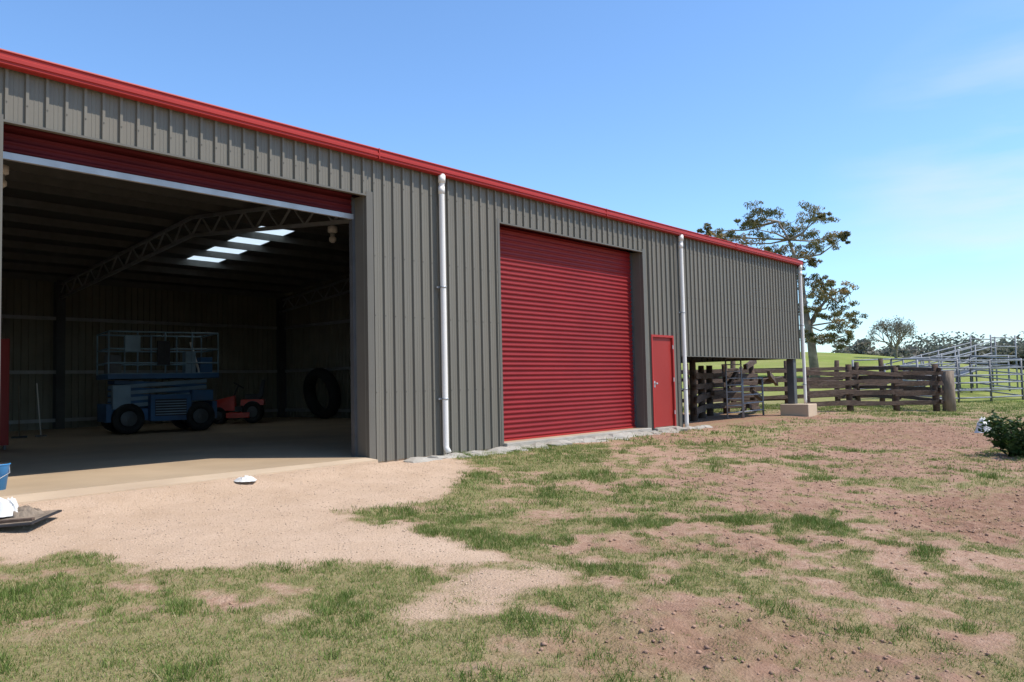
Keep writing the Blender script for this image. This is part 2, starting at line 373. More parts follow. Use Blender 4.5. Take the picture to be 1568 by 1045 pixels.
# roofing screws on the ribs
w=MB()
for zz in (1.05,2.2,3.1,4.2):
    i=math.ceil(XL/PITCH)
    while i*PITCH<XE-.1:
        x=i*PITCH; i+=1
        inop=(XD1-.02<x<XD1b+.13) or (D2a-.07<x<D2b+.14) or (15.38<x<16.4)
        if (inop and zz<4.1) or (x>P2 and zz<1.75): continue
        w.box(x-.006,x+.006,-.039,-.0325,zz-.006,zz+.006,'flash')
w.obj('cladding_screws',shed)
w=MB()
for x0,x1,z0 in ((XL,XD1,.1),(XD1b,D2a,.1),(D2b,15.40,.1),(16.38,P2,.1)): w.box(x0,x1,.035,.04,z0,TOP-.1,'inwall')
for x0,x1 in ((XD1,XD1b),(D2a,D2b)): w.box(x0,x1,.035,.04,HT,TOP-.1,'inwall')
w.box(15.40,16.38,.035,.04,2.2,TOP-.1,'inwall')
clad(w,XL,P2,.1,TOP,DEP,-1,k='inwall'); clad(w,0,DEP,.1,0,XL,1,'inwall',axis='y',zt=lambda y:roofz(y)-.03)
clad(w,0,DEP,.02,0,P2+.05,-1,'inwall',axis='y',zt=lambda y:roofz(y)-.03)
w.box(P2+.085,P2+.09,0.05,DEP,.0,4.55,'flash')
w.obj('interior_walls',shed)
w=MB()
def slope(x0,x1,ya,yb,k,t=.02,dz=0):
    za,zb=roofz(ya)+dz,roofz(yb)+dz
    w.add([(x0,ya,za),(x1,ya,za),(x1,yb,zb),(x0,yb,zb),(x0,ya,za+t),(x1,ya,za+t),(x1,yb,zb+t),(x0,yb,zb+t)],[(0,3,2,1),(4,5,6,7),(0,1,5,4),(1,2,6,5),(2,3,7,6),(3,0,4,7)],k)
slope(XL-.05,XE+.08,-.05,DEP/2,'roof')
for a,bb in ((XL-.05,3.9),(4.9,11.1),(12.1,XE+.08)): slope(a,bb,DEP/2,DEP+.1,'roof')
for a in (3.9,11.1):
    slope(a,a+1,13.1,DEP+.1,'roof')
w.obj('roof',shed)
w=MB()
for a in (3.9,11.1): slope(a,a+1,DEP/2,13.1,'sky_sheet',.004)
w.obj('roof_skylights',shed)
# gutter
w=MB()
gp=[(-.037,4.545),(-.135,4.545),(-.150,4.553),(-.150,4.580),(-.165,4.588),(-.165,4.625),(-.150,4.635),(-.150,4.670),(-.166,4.682),(-.160,4.697),(-.037,4.697)]
vs=[];n=len(gp)
for x in (XL-.06,XE+.10): vs+=[(x,a,z) for a,z in gp]
w.add(vs,[(i,(i+1)%n,(i+1)%n+n,i+n) for i in range(n)]+[tuple(range(n))[::-1],tuple(range(n,2*n))],'redtrim')
for x in (1.6,7.6,13.6,19.6): w.box(x,x+.02,-.168,-.04,4.542,4.700,'redtrim')
w.obj('gutter',shed)
w=MB()
for ya,yb in ((-.03,DEP/2),(DEP/2,DEP+.1)):
    za,zb=roofz(ya),roofz(yb)
    w.add([(XE+.035,ya,za-.14),(XE+.10,ya,za-.14),(XE+.10,yb,zb-.14),(XE+.035,yb,zb-.14),(XE+.035,ya,za+.05),(XE+.10,ya,za+.05),(XE+.10,yb,zb+.05),(XE+.035,yb,zb+.05)],[(0,3,2,1),(4,5,6,7),(0,1,5,4),(1,2,6,5),(2,3,7,6),(3,0,4,7)],'redtrim')
w.obj('barge_capping',shed)
w=MB()
def jamb(xa,xb,z0,z1): w.box(xa,xb,-.040,-.034,z0,z1,'flash')
jamb(XD1b,XD1b+.12,.02,HT+.06); jamb(XD1-.12,XD1,.02,HT+.06); jamb(D2a-.06,D2a,.02,HT+.06); jamb(D2b,D2b+.13,.02,HT+.06)
for x0,x1 in ((XD1,XD1b),(D2a,D2b)): w.box(x0,x1,-.038,.03,HT-.012,HT+.012,'flash')
for x in (XD1b,D2b): w.box(x+.001,x+.012,-.033,.32,.1,HT,'flash'); w.box(x-.05,x+.001,.24,.32,.1,HT,'steel')
for x in (XD1,D2a): w.box(x-.012,x-.001,-.033,.32,.1,HT,'flash'); w.box(x-.001,x+.05,.24,.32,.1,HT,'steel')
w.box(P2+.08,XE,-.038,.01,1.685,1.70,'flash')
w.box(P2-.02,P2+.09,-.038,.0,.02,TOP-.1,'flash'); w.box(XE-.04,XE+.040,-.040,-.034,1.7,TOP-.1,'flash')
w.obj('flashings',shed)
w=MB()
w.box(XL,P2,.012,DEP,-.4,.10,'slab')
w.obj('floor_slab',shed)
w=MB()
w.add([(2.3,-.50,-.2),(7.5,-.22,-.2),(7.5,.010,-.2),(2.3,.010,-.2),(2.3,-.50,.072),(7.44,-.24,.078),(7.44,.010,.096),(2.3,.010,.096)],[(0,3,2,1),(4,5,6,7),(0,1,5,4),(1,2,6,5),(2,3,7,6),(3,0,4,7)],'concrete')
w.obj('concrete_apron',shed)
w=MB()
w.box(D2a-.02,D2b+.02,-.13,.010,-.3,.10,'concgrey'); w.box(D2b+.02,P2+.15,-.09,-.042,-.3,.03,'concgrey'); w.box(15.42,16.36,-.12,.010,-.3,.075,'concgrey')
w.obj('door_sill',shed,.01)
def curtain(mb,x0,x1,z0,z1,y,k,pitch=.088):
    vs=[];n=int(round((z1-z0)/pitch)); pts=[]
    for i in range(n):
        for (t,d) in ((0,0),(.12,.004),(.22,.016),(.40,.020),(.52,.016),(.62,.004),(.70,0),(.85,-.001)):
            pts.append((z0+(i+t)*pitch,d))
    pts.append((z0+n*pitch,0))
    for z,d in pts: vs+=[(x0,y-d,z),(x1,y-d,z)]
    mb.add(vs,[(2*i,2*i+1,2*i+3,2*i+2) for i in range(len(pts)-1)],k,False)
w=MB(); curtain(w,D2a+.04,D2b-.04,.13,HT+.05,.27,'reddoor')
w.box(D2a+.05,D2b-.05,.235,.27,.103,.135,'redtrim')
w.tube([(D2a-.3,.62,4.28),(D2b+.3,.62,4.28)],.22,'reddoor',16)
w.obj('roller_door_closed',shed)
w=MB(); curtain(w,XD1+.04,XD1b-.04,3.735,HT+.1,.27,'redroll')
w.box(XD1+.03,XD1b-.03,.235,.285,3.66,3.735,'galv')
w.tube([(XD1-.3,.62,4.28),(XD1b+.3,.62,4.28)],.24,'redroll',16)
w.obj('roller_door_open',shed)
w=MB()
w.box(15.40,15.45,-.045,.05,.076,2.16,'redtrim');w.box(16.33,16.38,-.045,.05,.076,2.16,'redtrim');w.box(15.45,16.33,-.045,.05,2.11,2.16,'redtrim')
w.box(15.452,16.328,.0,.035,.09,2.108,'redleaf')
w.box(15.50,15.56,-.012,.0,.98,1.12,'galv'); w.tube([(15.53,-.01,1.06),(15.53,-.06,1.06)],.012,'galv'); w.tube([(15.53,-.06,1.06),(15.53,-.085,1.06)],[.028,.02],'galv',12)
for z in (.35,1.1,1.85): w.box(16.31,16.34,-.052,-.0455,z,z+.09,'galv')
w.obj('personnel_door',shed)
def downpipe(x,zb,shoe=True):
    w=MB(); r=.047
    pts=[(x,-.115,4.56),(x,-.115,4.44),(x,-.11,4.38),(x,-.105,4.30),(x,-.105,2.5),(x,-.105,zb+.12)]
    if shoe: pts+=[(x,-.11,zb+.08),(x,-.17,zb+.01)]
    else: pts+=[(x,-.105,zb)]
    w.tube(pts,r,'white',14)
    w.tube([(x,-.105,4.36),(x,-.105,4.24)],r+.006,'white',14)
    w.tube([(x,-.115,4.54),(x,-.115,4.42)],r+.012,'white',14)
    for z in (.9,2.7): w.tube([(x,-.105,z),(x,-.105,z+.03)],r+.005,'galv',14); w.box(x-.09,x+.09,-.058,-.042,z,z+.03,'galv')
    w.obj('downpipe',shed)
downpipe(P1,.05); downpipe(P2+.14,.03,False); downpipe(XE-.02,.35,False); downpipe(1.27,.05)
w=MB()
def ibeam(x,y,z0,z1,s=.2):
    w.box(x-s/2,x+s/2,y-s/2,y-s/2+.012,z0,z1,'steel');w.box(x-s/2,x+s/2,y+s/2-.012,y+s/2,z0,z1,'steel');w.box(x-.006,x+.006,y-s/2+.012,y+s/2-.012,z0,z1,'steel')
for x in (1.27,P1,P2-.16):
    ibeam(x,.16,.1,4.5); ibeam(x,DEP-.16,.1,4.5,.25)
for x in (1.27,P1,P2-.15,XE-.2):
    for ya,yb in ((.1,DEP/2),(DEP/2,DEP-.1)):
        w.beam((x,ya,roofz(ya)-.24),(x,yb,roofz(yb)-.24),.07,.07,'galv')
        w.beam((x,ya,roofz(ya)-.66),(x,yb,roofz(yb)-.66),.07,.07,'galv')
        n=9
        for i in range(n):
            t0=i/n;t1=(i+.5)/n;t2=(i+1)/n
            f=lambda t,o:(x,ya+(yb-ya)*t,roofz(ya+(yb-ya)*t)-o)
            w.beam(f(t0,.66),f(t1,.24),.035,.035,'galv');w.beam(f(t1,.24),f(t2,.66),.035,.035,'galv')
for i in range(15):
    y=.25+i*(DEP-.5)/14; w.box(XL+.05,XE-.05,y-.03,y+.03,roofz(y)-.19,roofz(y)-.012,'purlin')
for z in (.35,1.77,3.36): 
    w.box(XL+.05,P2-.3,DEP-.11,DEP-.038,z-.05,z+.05,'galv'); w.box(P2-.10,P2-.0,.3,DEP-.1,z-.05,z+.05,'galv')
for x in (XD1b+.15,D2a-.15,D2b+.15): w.box(x-.05,x+.05,.05,.25,.1,4.45,'steel')
w.obj('steel_frame',shed)
w=MB()
w.box(XE-.52,XE-.30,.02,.24,.2,4.5,'steel')
w.box(XE-.85,XE-.15,-.50,.35,-.1,.34,'concrete')
w.obj('corner_column_and_block',shed,.02)
w=MB(); ibeam(XE-.3,DEP-.2,0,4.5); ibeam(P2+.25,.2,0,4.5,.15); w.obj('bay_columns',shed)

def hib(x,y,z):
    w=MB()
    w.tube([(x,y,z+.9),(x,y,z+.33)],.012,'steel',6)
    w.tube([(x,y,z+.36),(x,y,z+.33),(x,y,z+.22),(x,y,z+.20)],[.03,.10,.10,.06],'white',16)
    w.tube([(x,y,z+.20),(x,y,z+.13)],[.05,.05],'galv',12)
    w.tube([(x,y,z+.13),(x,y,z+.10),(x,y,z+.04),(x,y,z)],[.04,.075,.075,.03],'white',16)
    w.obj('high_bay_lamp')
hib(9.8,4.0,4.09); hib(3.85,4.0,4.2)

def rock(mb,x,y,z,s,k):
    vs=[];fs=[]
    n=7;m=4
    vs.append((x,y,z+s*.6))
    for i in range(1,m):
        for j in range(n):
            t=math.pi*i/m*.62;q=2*math.pi*j/n+i
            r=s*math.sin(t)*random.uniform(.75,1.25)*1.3
            vs.append((x+r*math.cos(q)*1.3,y+r*math.sin(q),z+s*.6*math.cos(t)*random.uniform(.8,1.1)))
    for j in range(n): fs.append((0,1+j,1+(j+1)%n))
    for i in range(m-2):
        for j in range(n): fs.append((1+i*n+j,1+(i+1)*n+j,1+(i+1)*n+(j+1)%n,1+i*n+(j+1)%n))
    mb.add(vs,fs,k)
w=MB()
for i in range(230):
    x=random.choice([random.uniform(8.3,10.5),random.uniform(9,17.2),random.uniform(11,17)])
    y=-.12-abs(random.gauss(0,.18)); s=random.choice([.02,.03,.04,.06,.09,.11])*random.uniform(.7,1.3)
    rock(w,x,y,-.01+.04*y-.3*s,s,'concgrey')
for i in range(26):
    x=8.3+i*.36; rock(w,x+random.uniform(-.1,.1),-.20+random.uniform(-.04,.04),-.045,random.uniform(.12,.22),'concgrey')
w.obj('concrete_rubble')

# ------------------------------------------------------------------ things inside
w=MB()
def wheel(c,ax,r,wd,hubk='lightblue'):
    c=Vector(c);a=Vector(ax).normalized()
    w.torus(c,a,r*.72,r*.28,'rubber',24,10,wd/(r*.56))
    w.tube([c-a*wd*.35,c+a*wd*.35],r*.5,hubk,16)
    w.tube([c-a*wd*.45,c+a*wd*.45],r*.18,'steel',10)
for sx in (-.85,.85):
    for sy in (-.72,.72): wheel((sx,sy,.38),(0,1,0),.38,.26,'steel')
w.box(-1.25,1.25,-.50,.50,.32,.62,'blue'); w.box(-1.32,-1.2,-.6,.6,.30,.75,'blue'); w.box(1.2,1.32,-.6,.6,.30,.75,'blue')
w.box(-.35,.62,-.80,-.50,.30,.95,'blue'); w.box(-.25,.50,-.81,-.801,.42,.84,'black')
for i in range(6): w.box(-.24,.49,-.818,-.811,.45+i*.065,.475+i*.065,'lightblue')
w.box(-.35,.62,.50,.80,.30,.95,'blue'); w.box(.66,1.18,-.74,-.5,.78,1.05,'blue')
for k in range(4):
    z=.68+k*.16
    for sy in (-.42,.42):
        w.beam((-1.1,sy,z),(1.1,sy,z+.13),.05,.09,'lightblue'); w.beam((1.1,sy+.06,z),(-1.1,sy+.06,z+.13),.05,.09,'blue')
w.box(-1.32,1.32,-.78,.78,1.36,1.48,'blue'); w.box(-1.3,1.3,-.76,.76,1.481,1.50,'lightblue')
for sx in (-1.3,-.65,0,.65,1.3):
    for sy in (-.76,.76): w.tube([(sx,sy,1.48),(sx,sy,2.52)],.02,'lightblue',8)
for z in (1.75,2.1,2.52):
    for sy in (-.76,.76): w.tube([(-1.3,sy,z),(1.3,sy,z)],.02,'lightblue',8)
    for sx in (-1.3,1.3): w.tube([(sx,-.76,z),(sx,.76,z)],.02,'lightblue',8)
w.box(-.95,-.6,-.84,-.70,2.02,2.42,'lightblue'); w.box(-.2,.1,-.80,-.72,1.7,2.3,'black'); w.box(.5,.75,-.70,-.4,1.5,2.05,'lightblue')
w.box(-1.30,-1.0,-.70,-.2,1.5,1.95,'steel'); w.box(.9,1.2,-.6,.1,1.5,1.9,'blue')
w.tube([(.9,-.5,1.5),(.7,-.4,2.3)],.03,'white',6); w.box(-1.2,-.8,-.75,-.5,.62,1.2,'lightblue')
o=w.obj('scissor_lift',bevel=.012); o.location=(9.55,11.2,.10); o.rotation_euler=(0,0,R(-12))
w=MB()
for sx,r in ((-.45,.20),(.42,.27)):
    for sy in (-.38,.38): wheel((sx,sy,r),(0,1,0),r,.18,'steel')
w.box(-.25,.35,-.5,.5,.14,.26,'mowred')
w.add([(-.75,-.25,.30),(-.05,-.25,.30),(-.05,.25,.30),(-.75,.25,.30),(-.72,-.22,.52),(-.05,-.24,.66),(-.05,.24,.66),(-.72,.22,.52)],[(0,3,2,1),(4,5,6,7),(0,1,5,4),(1,2,6,5),(2,3,7,6),(3,0,4,7)],'mowred')
w.box(.12,.72,-.42,.42,.42,.56,'mowred'); w.box(-.06,.15,-.22,.22,.3,.40,'black')
w.box(.22,.62,-.22,.22,.561,.68,'black'); w.add([(.55,-.22,.60),(.66,-.22,.60),(.66,.22,.60),(.55,.22,.60),(.66,-.2,1.02),(.74,-.2,1.02),(.74,.2,1.02),(.66,.2,1.02)],[(0,3,2,1),(4,5,6,7),(0,1,5,4),(1,2,6,5),(2,3,7,6),(3,0,4,7)],'black')
w.tube([(-.12,0,.6),(.02,0,.88)],.02,'black',8); w.torus((.03,0,.90),(.45,0,.9),.15,.015,'black',20,6)
o=w.obj('ride_on_mower',bevel=.02); o.location=(13.0,13.3,.10); o.rotation_euler=(0,0,R(-35)); o.scale=(1.12,1.12,1.3)
w=MB(); w.torus((0,0,0),(1,0,.18),.70,.17,'rubber',40,12,1.3); 
o=w.obj('tractor_tyre'); o.location=(16.05,13.2,.95)
w=MB(); w.box(-.3,.3,-.25,.25,.08,2.1,'redleaf'); w.box(-.28,-.005,-.262,-.251,.12,2.06,'redleaf'); w.box(.005,.28,-.262,-.251,.12,2.06,'redleaf')
for sx in (-.04,.02): w.box(sx,sx+.02,-.28,-.262,.9,1.1,'steel')
for sx in (-.27,.22):
    for sy in (-.22,.17): w.box(sx,sx+.05,sy,sy+.05,0,.08,'steel')
o=w.obj('red_tool_cabinet',bevel=.008); o.location=(4.84,8.1,.10)
w=MB(); w.tube([(0,0,.03),(.05,.25,1.25)],.014,'timberlight',8); w.box(-.16,.16,-.04,.03,0,.045,'black'); w.tube([(.5,.1,.02),(.48,.35,1.3)],.014,'white',8); w.box(.38,.62,.06,.14,0,.04,'steel')
o=w.obj('brooms'); o.location=(6.6,12.0,.10)
w=MB()
w.tube([(0,0,0),(0,0,.27),(0,0,.28)],[.105,.14,.147],'bucket',24); w.tube([(0,0,.281),(0,0,.283)],[.135,.135],'black',24)
w.torus((0,0,.275),(0,0,1),.143,.007,'bucket',24,6)
w.tube([(-.14,0,.25),(-.12,-.08,.18),(0,-.155,.13),(.12,-.08,.18),(.14,0,.25)],.004,'galv',6)
o=w.obj('blue_bucket'); o.location=(2.87,.69,.10)
def crumple(name,loc,sx,sy,h,k,seed,n=22,rot=0):
    u=np.linspace(-1,1,n);U,V=np.meshgrid(u,u)
    r=np.hypot(U,V)
    rr=(1+.35*(fbm(U*1.5+seed,V*1.5,seed)-.5))*np.maximum(abs(U),abs(V))/np.maximum(r,1e-6)
    ux=U*sx*rr+.3*sx*(fbm(U*3,V*3,seed+3)-.5);vy=V*sy*rr+.3*sy*(fbm(U*3,V*3,seed+5)-.5)
    z=h*(fbm(U*2.2+9,V*2.2,seed+1)*1.0+.9*abs(fbm(U*4,V*4,seed+2)-.5))*(1-ss(.6,1.0,np.maximum(abs(U),abs(V))))+.004
    co=np.stack([ux,vy,z],-1).reshape(-1,3); ix=np.arange(n*n).reshape(n,n)
    ff=np.stack([ix[:-1,:-1],ix[:-1,1:],ix[1:,1:],ix[1:,:-1]],-1).reshape(-1,4)
    o=mesh_np(name,co,ff,4,M[k]); o.location=loc; o.rotation_euler=(0,0,rot); return o
z0=lambda x,y: float(hz(np.array([x]),np.array([y]))[0])
crumple('white_rag',(5.1,-.62,z0(5.1,-.62)+.012),.13,.17,.055,'cloth',4,rot=-.3)
w=MB(); w.box(-.45,.38,-.30,.30,0,.018,'black'); w.box(-.43,.36,-.28,.28,.0185,.024,'timberlight')
w.beam((-.45,-.2,.04),(.36,-.22,.035),.05,.025,'timber')
o=w.obj('flat_board',bevel=.004); o.location=(2.42,-1.12,z0(2.42,-1.12)+.03); o.rotation_euler=(R(2),R(-3),R(-42))
crumple('plastic_bag',(2.44,-1.0,z0(2.44,-1.0)+.055),.19,.13,.19,'cloth',8,rot=-.6)
crumple('brown_sack',(2.60,-1.12,z0(2.6,-1.12)+.06),.16,.10,.10,'timberlight',11,rot=-.6)
crumple('white_sheet',(20.4,-5.5,z0(20.4,-5.5)+.0),.12,.20,.40,'cloth',15,rot=.6)

# ------------------------------------------------------------------ timber stock yard fence
def fence(name,pts,rails,post_h,rail_h=.16,k='timber'):
    w=MB(); P=[Vector((x,y,z0(x,y))) for x,y in pts]
    for i,p in enumerate(P):
        hh=post_h*random.uniform(.93,1.12)
        w.tube([p-Vector((0,0,.2)),p+Vector((random.uniform(-.04,.04),random.uniform(-.04,.04),hh*.5)),p+Vector((random.uniform(-.06,.06),0,hh))],[.11,.10,.09],k,9,True,.12)
    for i in range(len(P)-1):
        for z in rails:
            a=P[i]+Vector((0,-.10,z+random.uniform(-.05,.05)));b=P[i+1]+Vector((0,-.10,z+random.uniform(-.05,.05)))
            d=(b-a).normalized()*.15
            w.beam(a-d,b+d,.055,rail_h*random.uniform(.8,1.2),k,random.uniform(-.1,.1),1,.012)
    return w.obj(name)
fence('timber_yard_fence',[(25.4,.35),(27.0,-.45),(28.3,-1.5),(29.4,-2.45)],(.28,.62,.95,1.25),1.5,.15)
w=MB(); p=Vector((29.75,-2.75,z0(29.7,-2.7))); w.tube([p-Vector((0,0,.2)),p+Vector((0,0,.7)),p+Vector((.02,0,1.35))],[.21,.2,.19],'timberlight',12,True,.06); w.obj('timber_strainer_post')
fence('timber_yard_fence',[(19.7,1.3),(21.3,1.9),(22.8,2.4),(24.3,2.6),(25.9,2.4)],(.30,.62,.95,1.25),1.5,.16)
fence('timber_yard_fence',[(26.5,5.2),(28.6,4.4),(30.8,3.2),(33,2.0),(35,.9)],(.35,.70,1.05,1.42),1.75,.15)
fence('timber_yard_fence',[(23.5,7.5),(25.9,7.3),(28.2,7.6),(30.8,3.2)],(.35,.72,1.1,1.45),1.7,.14)
fence('timber_yard_fence',[(29.4,-2.45),(31.5,-.6),(33.6,1.4)],(.35,.72,1.1,1.4),1.6,.14)
w=MB()
for i in range(9):
    a=Vector((random.uniform(21.5,24.5),random.uniform(.9,2.2),random.uniform(.1,1.5)));b=a+Vector((random.uniform(1.0,2.4),random.uniform(-.3,.8),random.uniform(-.5,.5)))
    if b.z<.1:b.z=.15
    w.beam(a,b,.10,random.uniform(.09,.18),'timber',random.uniform(-.3,.3),1,.012)
w.obj('stacked_timber_rails')
def panel(name,a,b,h,rails,r=.022,k='yard',z_off=0,verts=2):
    w=MB(); a=Vector((a[0],a[1],z0(*a)+z_off));b=Vector((b[0],b[1],z0(*b)+z_off))
    for i in range(verts):
        t=i/(verts-1);p=a.lerp(b,t); w.tube([p,p+Vector((0,0,h))],r*1.4,k,8)
    for j in range(rails):
        z=.18+(h-.2)*j/(rails-1); w.tube([a+Vector((0,0,z)),b+Vector((0,0,z))],r,k,8)
    return w.obj(name)
panel('steel_yard_gate',(21.0,.95),(21.55,.75),1.75,9,.016)
panel('steel_yard_gate',(21.6,.75),(23.3,.9),1.15,5,.022)
pp=[(34.6,-.6),(36.6,-1.6),(38.6,-2.4),(40.8,-3.2),(43,-4.2),(45,-5.2)]
for i in range(len(pp)-1): panel('cattle_yard_panel',pp[i],pp[i+1],1.75,6,.032)
pq=[(36.5,2.5),(39,1.6),(41.5,.6),(44,-.6),(46.5,-1.8)]
for i in range(len(pq)-1): panel('cattle_yard_panel',pq[i],pq[i+1],1.8,6,.032)
panel('cattle_yard_panel',(36.6,-1.6),(39,1.6),1.8,6,.032); panel('cattle_yard_panel',(40.8,-3.2),(44,-.6),1.8,6,.032)
w=MB()
def ramp_side(a,b,za,zb):
    a=Vector(a+(0,));b=Vector(b+(0,))
    for i in range(6):
        t=i/5;p=a.lerp(b,t);zf=za+(zb-za)*t
        w.tube([p,p+Vector((0,0,zf+1.3))],.04,'yard',8)
    for q in (0,.32,.65,.98,1.25):
        w.tube([a+Vector((0,0,za+q)),b+Vector((0,0,zb+q))],.03,'yard',8)
ramp_side((40.0,1.3),(47.0,-1.0),.4,1.5); ramp_side((40.4,2.3),(47.4,0.0),.4,1.5)
w.add([(40,1.3,.35),(47,-1.0,1.45),(47.4,0,1.45),(40.4,2.3,.35)],[(0,1,2,3)],'steel')
for (x,y) in ((47.0,-1.0),(47.4,0.0),(49.4,-1.7),(49.8,-.7)): w.tube([(x,y,0),(x,y,3.1)],.04,'yard',8)
for z in (1.5,2.0,2.5,2.95):
    w.tube([(47,-1,z),(49.4,-1.7,z)],.03,'yard',8);w.tube([(47.4,0,z),(49.8,-.7,z)],.03,'yard',8)
w.obj('cattle_loading_ramp')

# ------------------------------------------------------------------ trees
def leaves(cent,rad,n,ls,lw,droop=.5,tone=.4):
    p=rng.normal(0,1,(n,3)); p/=np.maximum(1,np.linalg.norm(p,axis=1)/1.8)[:,None]
    p=p*np.array(rad)*.62+np.array(cent)
    a=rng.uniform(0,2*np.pi,n); d=np.stack([np.cos(a),np.sin(a),-droop*rng.uniform(0,2.5,n)],-1); d/=np.linalg.norm(d,axis=1)[:,None]
    q=rng.normal(0,1,(n,3)); s=np.cross(d,q); s/=np.linalg.norm(s,axis=1)[:,None]
    L_=ls*rng.uniform(.6,1.3,n)[:,None];W=lw*rng.uniform(.6,1.3,n)[:,None]
    co=np.stack([p-d*L_/2,p+s*W/2,p+d*L_/2,p-s*W/2],1)
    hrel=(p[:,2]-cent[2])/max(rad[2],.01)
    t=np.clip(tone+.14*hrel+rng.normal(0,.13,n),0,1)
    return co.reshape(-1,3),np.repeat(t,4)
base=Vector((51.5,9.86,0)); base.z=z0(base.x,base.y)-.1
LAT=Vector((.349,-.937,0)); FW=Vector((.937,.349,0)); SC=1/23.6
def TP(px,py,dd=0):  # tree frame: sideways and height units of 1/23.6 m
    return base+LAT*((px-1247)*SC)+FW*dd+Vector((0,0,-base.z+1.13+(578-py)*SC))
tree=empty('gum_tree')
cl=[(1108,352,17),(1128,345,16),(1150,362,20),(1183,322,20),(1175,350,18),(1210,340,22),(1234,352,20),(1256,340,20),(1280,360,17),(1262,378,16),(1190,378,14),(1225,385,17),(1298,368,8),(1160,335,12),(1098,342,8),(1268,332,9),
(1240,425,15),(1228,405,12),(1252,448,16),(1278,462,17),(1300,458,15),(1310,488,15),(1284,498,17),(1256,484,14),(1268,520,14),(1238,515,14),(1230,470,12),(1302,515,12),(1250,398,12),(1272,435,10)]
w=MB()
T=[TP(1250,575),TP(1246,520),TP(1238,470),TP(1236,430),TP(1228,395),TP(1220,365),TP(1205,335)]
T[0].z=base.z
w.tube(T,[.32,.25,.21,.17,.13,.08,.04],'bark',10,True,.06)
T2=[TP(1244,500),TP(1258,475,.5),TP(1275,455,.8),TP(1292,445,1)]
w.tube(T2,[.15,.11,.07,.03],'bark',8,True,.06)
LC=[];LT=[]
for (x,y,r) in cl:
    dd=random.uniform(-2.4,2.4)*(r/20); c=TP(x,y,dd); rr=r*SC*1.05
    src=min(T[1:]+T2[:3],key=lambda p:(p-c).length+ (4 if p.z>c.z+.3 else 0))
    mid=src.lerp(c,.5)+Vector((random.uniform(-.3,.3),random.uniform(-.3,.3),random.uniform(-.5,.1)))
    w.tube([src,mid,c,c+Vector((random.uniform(-.4,.4),random.uniform(-.4,.4),rr*.5))],[.07,.05,.025,.008],'bark',6,False,.05)
    tone=random.uniform(.2,.75)
    for k in range(13):
        o=Vector((random.gauss(0,.58),random.gauss(0,.58),random.gauss(0,.40)))*rr*1.2
        cc=c+o; w.tube([c,c.lerp(cc,.6)+Vector((0,0,-.1)),cc],[.018,.011,.004],'bark',4,False)
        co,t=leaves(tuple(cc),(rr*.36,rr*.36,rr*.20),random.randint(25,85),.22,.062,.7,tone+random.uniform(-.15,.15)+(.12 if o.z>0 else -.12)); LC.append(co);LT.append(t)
w.obj('trunk_and_limbs',tree)
co=np.concatenate(LC);tt=np.concatenate(LT)
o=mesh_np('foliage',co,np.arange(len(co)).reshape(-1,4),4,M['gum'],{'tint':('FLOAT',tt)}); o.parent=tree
def grow(w,p,d,l,r,depth,tips):
    e=p+d*l; m_=p.lerp(e,.5)+Vector((random.gauss(0,.05),random.gauss(0,.05),random.gauss(0,.05)))*l
    w.tube([p,m_,e],[r,r*.8,r*.62],'bark',5 if depth>2 else 4,False)
    if depth==0: tips.append(e); return
    for i in range(random.choice((2,3,3))):
        nd=(d+Vector((random.gauss(0,.55),random.gauss(0,.55),random.gauss(.05,.3)))).normalized()
        grow(w,e,nd,l*random.uniform(.65,.85),r*.6,depth-1,tips)
def bare_tree(name,x,y,s,nl):
    w=MB(); tips=[]; b0=Vector((x,y,z0(x,y)-.1))
    for i in range(4): grow(w,b0,Vector((random.gauss(0,.4),random.gauss(0,.4),1)).normalized(),s*.26,s*.028,4,tips)
    e=empty(name); w.obj('branches',e)
    LC=[];LT=[]
    for t in tips:
        c_,t_=leaves(tuple(t),(s*.07,)*3,nl,.16,.07,.3,.45); LC.append(c_);LT.append(t_)
    co=np.concatenate(LC); o=mesh_np('leaves',co,np.arange(len(co)).reshape(-1,4),4,M['bareleaf'],{'tint':('FLOAT',np.concatenate(LT))}); o.parent=e
bare_tree('small_bare_tree',72.5,10.6,4.3,12)
LC=[];LT=[]
for i in range(120):
    az=R(random.uniform(2.5,18.5)); d=random.uniform(115,190)
    x=d*math.cos(az);y=-9.35+d*math.sin(az);zb=z0(x,y); h=random.uniform(3.6,6.0)*(1.0 if random.random()<.8 else 1.35)*d/150
    if az>R(13.5): h*=.75
    tone=random.uniform(.15,.8)
    for k in range(11):
        c=(x+random.gauss(0,h*.26),y+random.gauss(0,h*.34),zb+h*random.uniform(.2,.95))
        a,b_=leaves(c,(h*.24,h*.26,h*.17),60,.62,.36,.3,tone+random.uniform(-.1,.1)); LC.append(a);LT.append(b_)
co=np.concatenate(LC); mesh_np('distant_trees',co,np.arange(len(co)).reshape(-1,4),4,M['farleaf'],{'tint':('FLOAT',np.concatenate(LT))})
e=empty('leafy_weed_bush'); w=MB(); LC=[];LT=[]
bx,by=15.75,-7.0
for i in range(34):
    a=random.uniform(0,6.28);l=random.uniform(.35,.85); p=Vector((bx+random.gauss(0,.10),by+random.gauss(0,.10),z0(bx,by)-.02)); q=p+Vector((math.cos(a)*l*.8,math.sin(a)*l*.8,l*random.uniform(.5,1.05)))
    m_=p.lerp(q,.5)+Vector((0,0,.12)); w.tube([p,m_,q],[.009,.007,.003],'timber',5,False)
    for t in (.45,.65,.85,1.0):
        c=p.lerp(q,t); co,tn=leaves(tuple(c),(.11,.11,.09),16,.14,.045,.3,.3+random.uniform(-.2,.2)); LC.append(co);LT.append(tn)
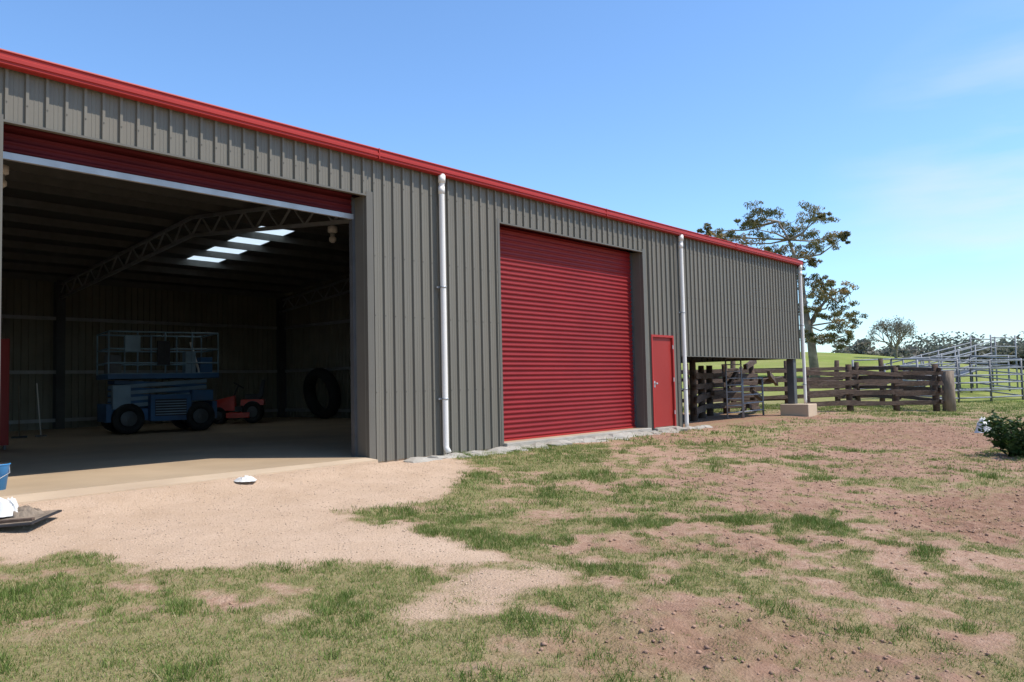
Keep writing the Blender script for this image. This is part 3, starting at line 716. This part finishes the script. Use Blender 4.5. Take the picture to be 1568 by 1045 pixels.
w.obj('stems',e); co=np.concatenate(LC); o=mesh_np('leaves',co,np.arange(len(co)).reshape(-1,4),4,M['weed'],{'tint':('FLOAT',np.concatenate(LT))}); o.parent=e

# ------------------------------------------------------------------ light
EL=R(57); S=Vector((.52*math.cos(EL),-.854*math.cos(EL),math.sin(EL))).normalized()
sl=bpy.data.lights.new('sun','SUN'); sl.energy=5.0; sl.angle=R(.53); sl.color=(1,.95,.88)
so=bpy.data.objects.new('sun',sl); scene.collection.objects.link(so); so.rotation_euler=S.to_track_quat('Z','Y').to_euler()
wd=bpy.data.worlds.new('World'); scene.world=wd; wd.use_nodes=True; nt=wd.node_tree; N=nt.nodes;L=nt.links; N.clear()
out=N.new('ShaderNodeOutputWorld'); bg=N.new('ShaderNodeBackground'); bg.inputs[1].default_value=.122
sk=N.new('ShaderNodeTexSky'); sk.sky_type='NISHITA'; sk.sun_disc=False; sk.sun_elevation=EL; sk.sun_rotation=math.atan2(.52,-.854)
sk.air_density=1.0; sk.dust_density=.4; sk.ozone_density=2.5
gn=N.new('ShaderNodeMix'); gn.data_type='RGBA'; gn.blend_type='MULTIPLY'; gn.inputs[0].default_value=1; L.new(sk.outputs[0],gn.inputs[6]); gn.inputs[7].default_value=(1.38,1.70,1.98,1)
gn.clamp_result=False
tc=N.new('ShaderNodeTexCoord'); mp=N.new('ShaderNodeMapping'); mp.inputs['Scale'].default_value=(1.5,2.2,11); mp.inputs['Rotation'].default_value=(0.12,0.1,0.3)
L.new(tc.outputs['Generated'],mp.inputs[0])
nz=N.new('ShaderNodeTexNoise'); nz.inputs['Scale'].default_value=1.6; nz.inputs['Detail'].default_value=7; nz.inputs['Roughness'].default_value=.5; L.new(mp.outputs[0],nz.inputs['Vector'])
mr=N.new('ShaderNodeMapRange'); mr.inputs[1].default_value=.38; mr.inputs[2].default_value=.75; mr.inputs[4].default_value=.8; L.new(nz.outputs[0],mr.inputs[0])
dp=N.new('ShaderNodeVectorMath'); dp.operation='DOT_PRODUCT'; dp.inputs[1].default_value=Vector((.965,.10,.15)).normalized(); L.new(tc.outputs['Generated'],dp.inputs[0])
m2=N.new('ShaderNodeMapRange'); m2.inputs[1].default_value=.968; m2.inputs[2].default_value=.998; L.new(dp.outputs['Value'],m2.inputs[0])
mm=N.new('ShaderNodeMath'); mm.operation='MULTIPLY'; L.new(mr.outputs[0],mm.inputs[0]); L.new(m2.outputs[0],mm.inputs[1])
mx=N.new('ShaderNodeMix'); mx.data_type='RGBA'; L.new(mm.outputs[0],mx.inputs[0]); L.new(gn.outputs[2],mx.inputs[6]); mx.inputs[7].default_value=(6.8,7.4,8.0,1)
L.new(mx.outputs[2],bg.inputs[0]); L.new(bg.outputs[0],out.inputs[0])

# ------------------------------------------------------------------ camera
yaw,pitch,roll=0.7172,0.0534,0.0221
cp,sp_=math.cos(pitch),math.sin(pitch)
fw=Vector((math.cos(yaw)*cp,math.sin(yaw)*cp,sp_)); rt=Vector((math.sin(yaw),-math.cos(yaw),0)); up=rt.cross(fw)
c,s=math.cos(roll),math.sin(roll)
cr=rt*c-up*s; cu=rt*s+up*c
cam=bpy.data.cameras.new('camera'); cam.lens=28.01; cam.sensor_width=36; cam.clip_start=.1; cam.clip_end=6000
co_=bpy.data.objects.new('camera',cam); scene.collection.objects.link(co_)
mt=Matrix((cr,cu,-fw)).transposed().to_4x4(); mt.translation=Vector((0,-9.352,1.134)); co_.matrix_world=mt
scene.camera=co_
scene.view_settings.view_transform='Standard'; scene.view_settings.look='None'; scene.view_settings.exposure=0
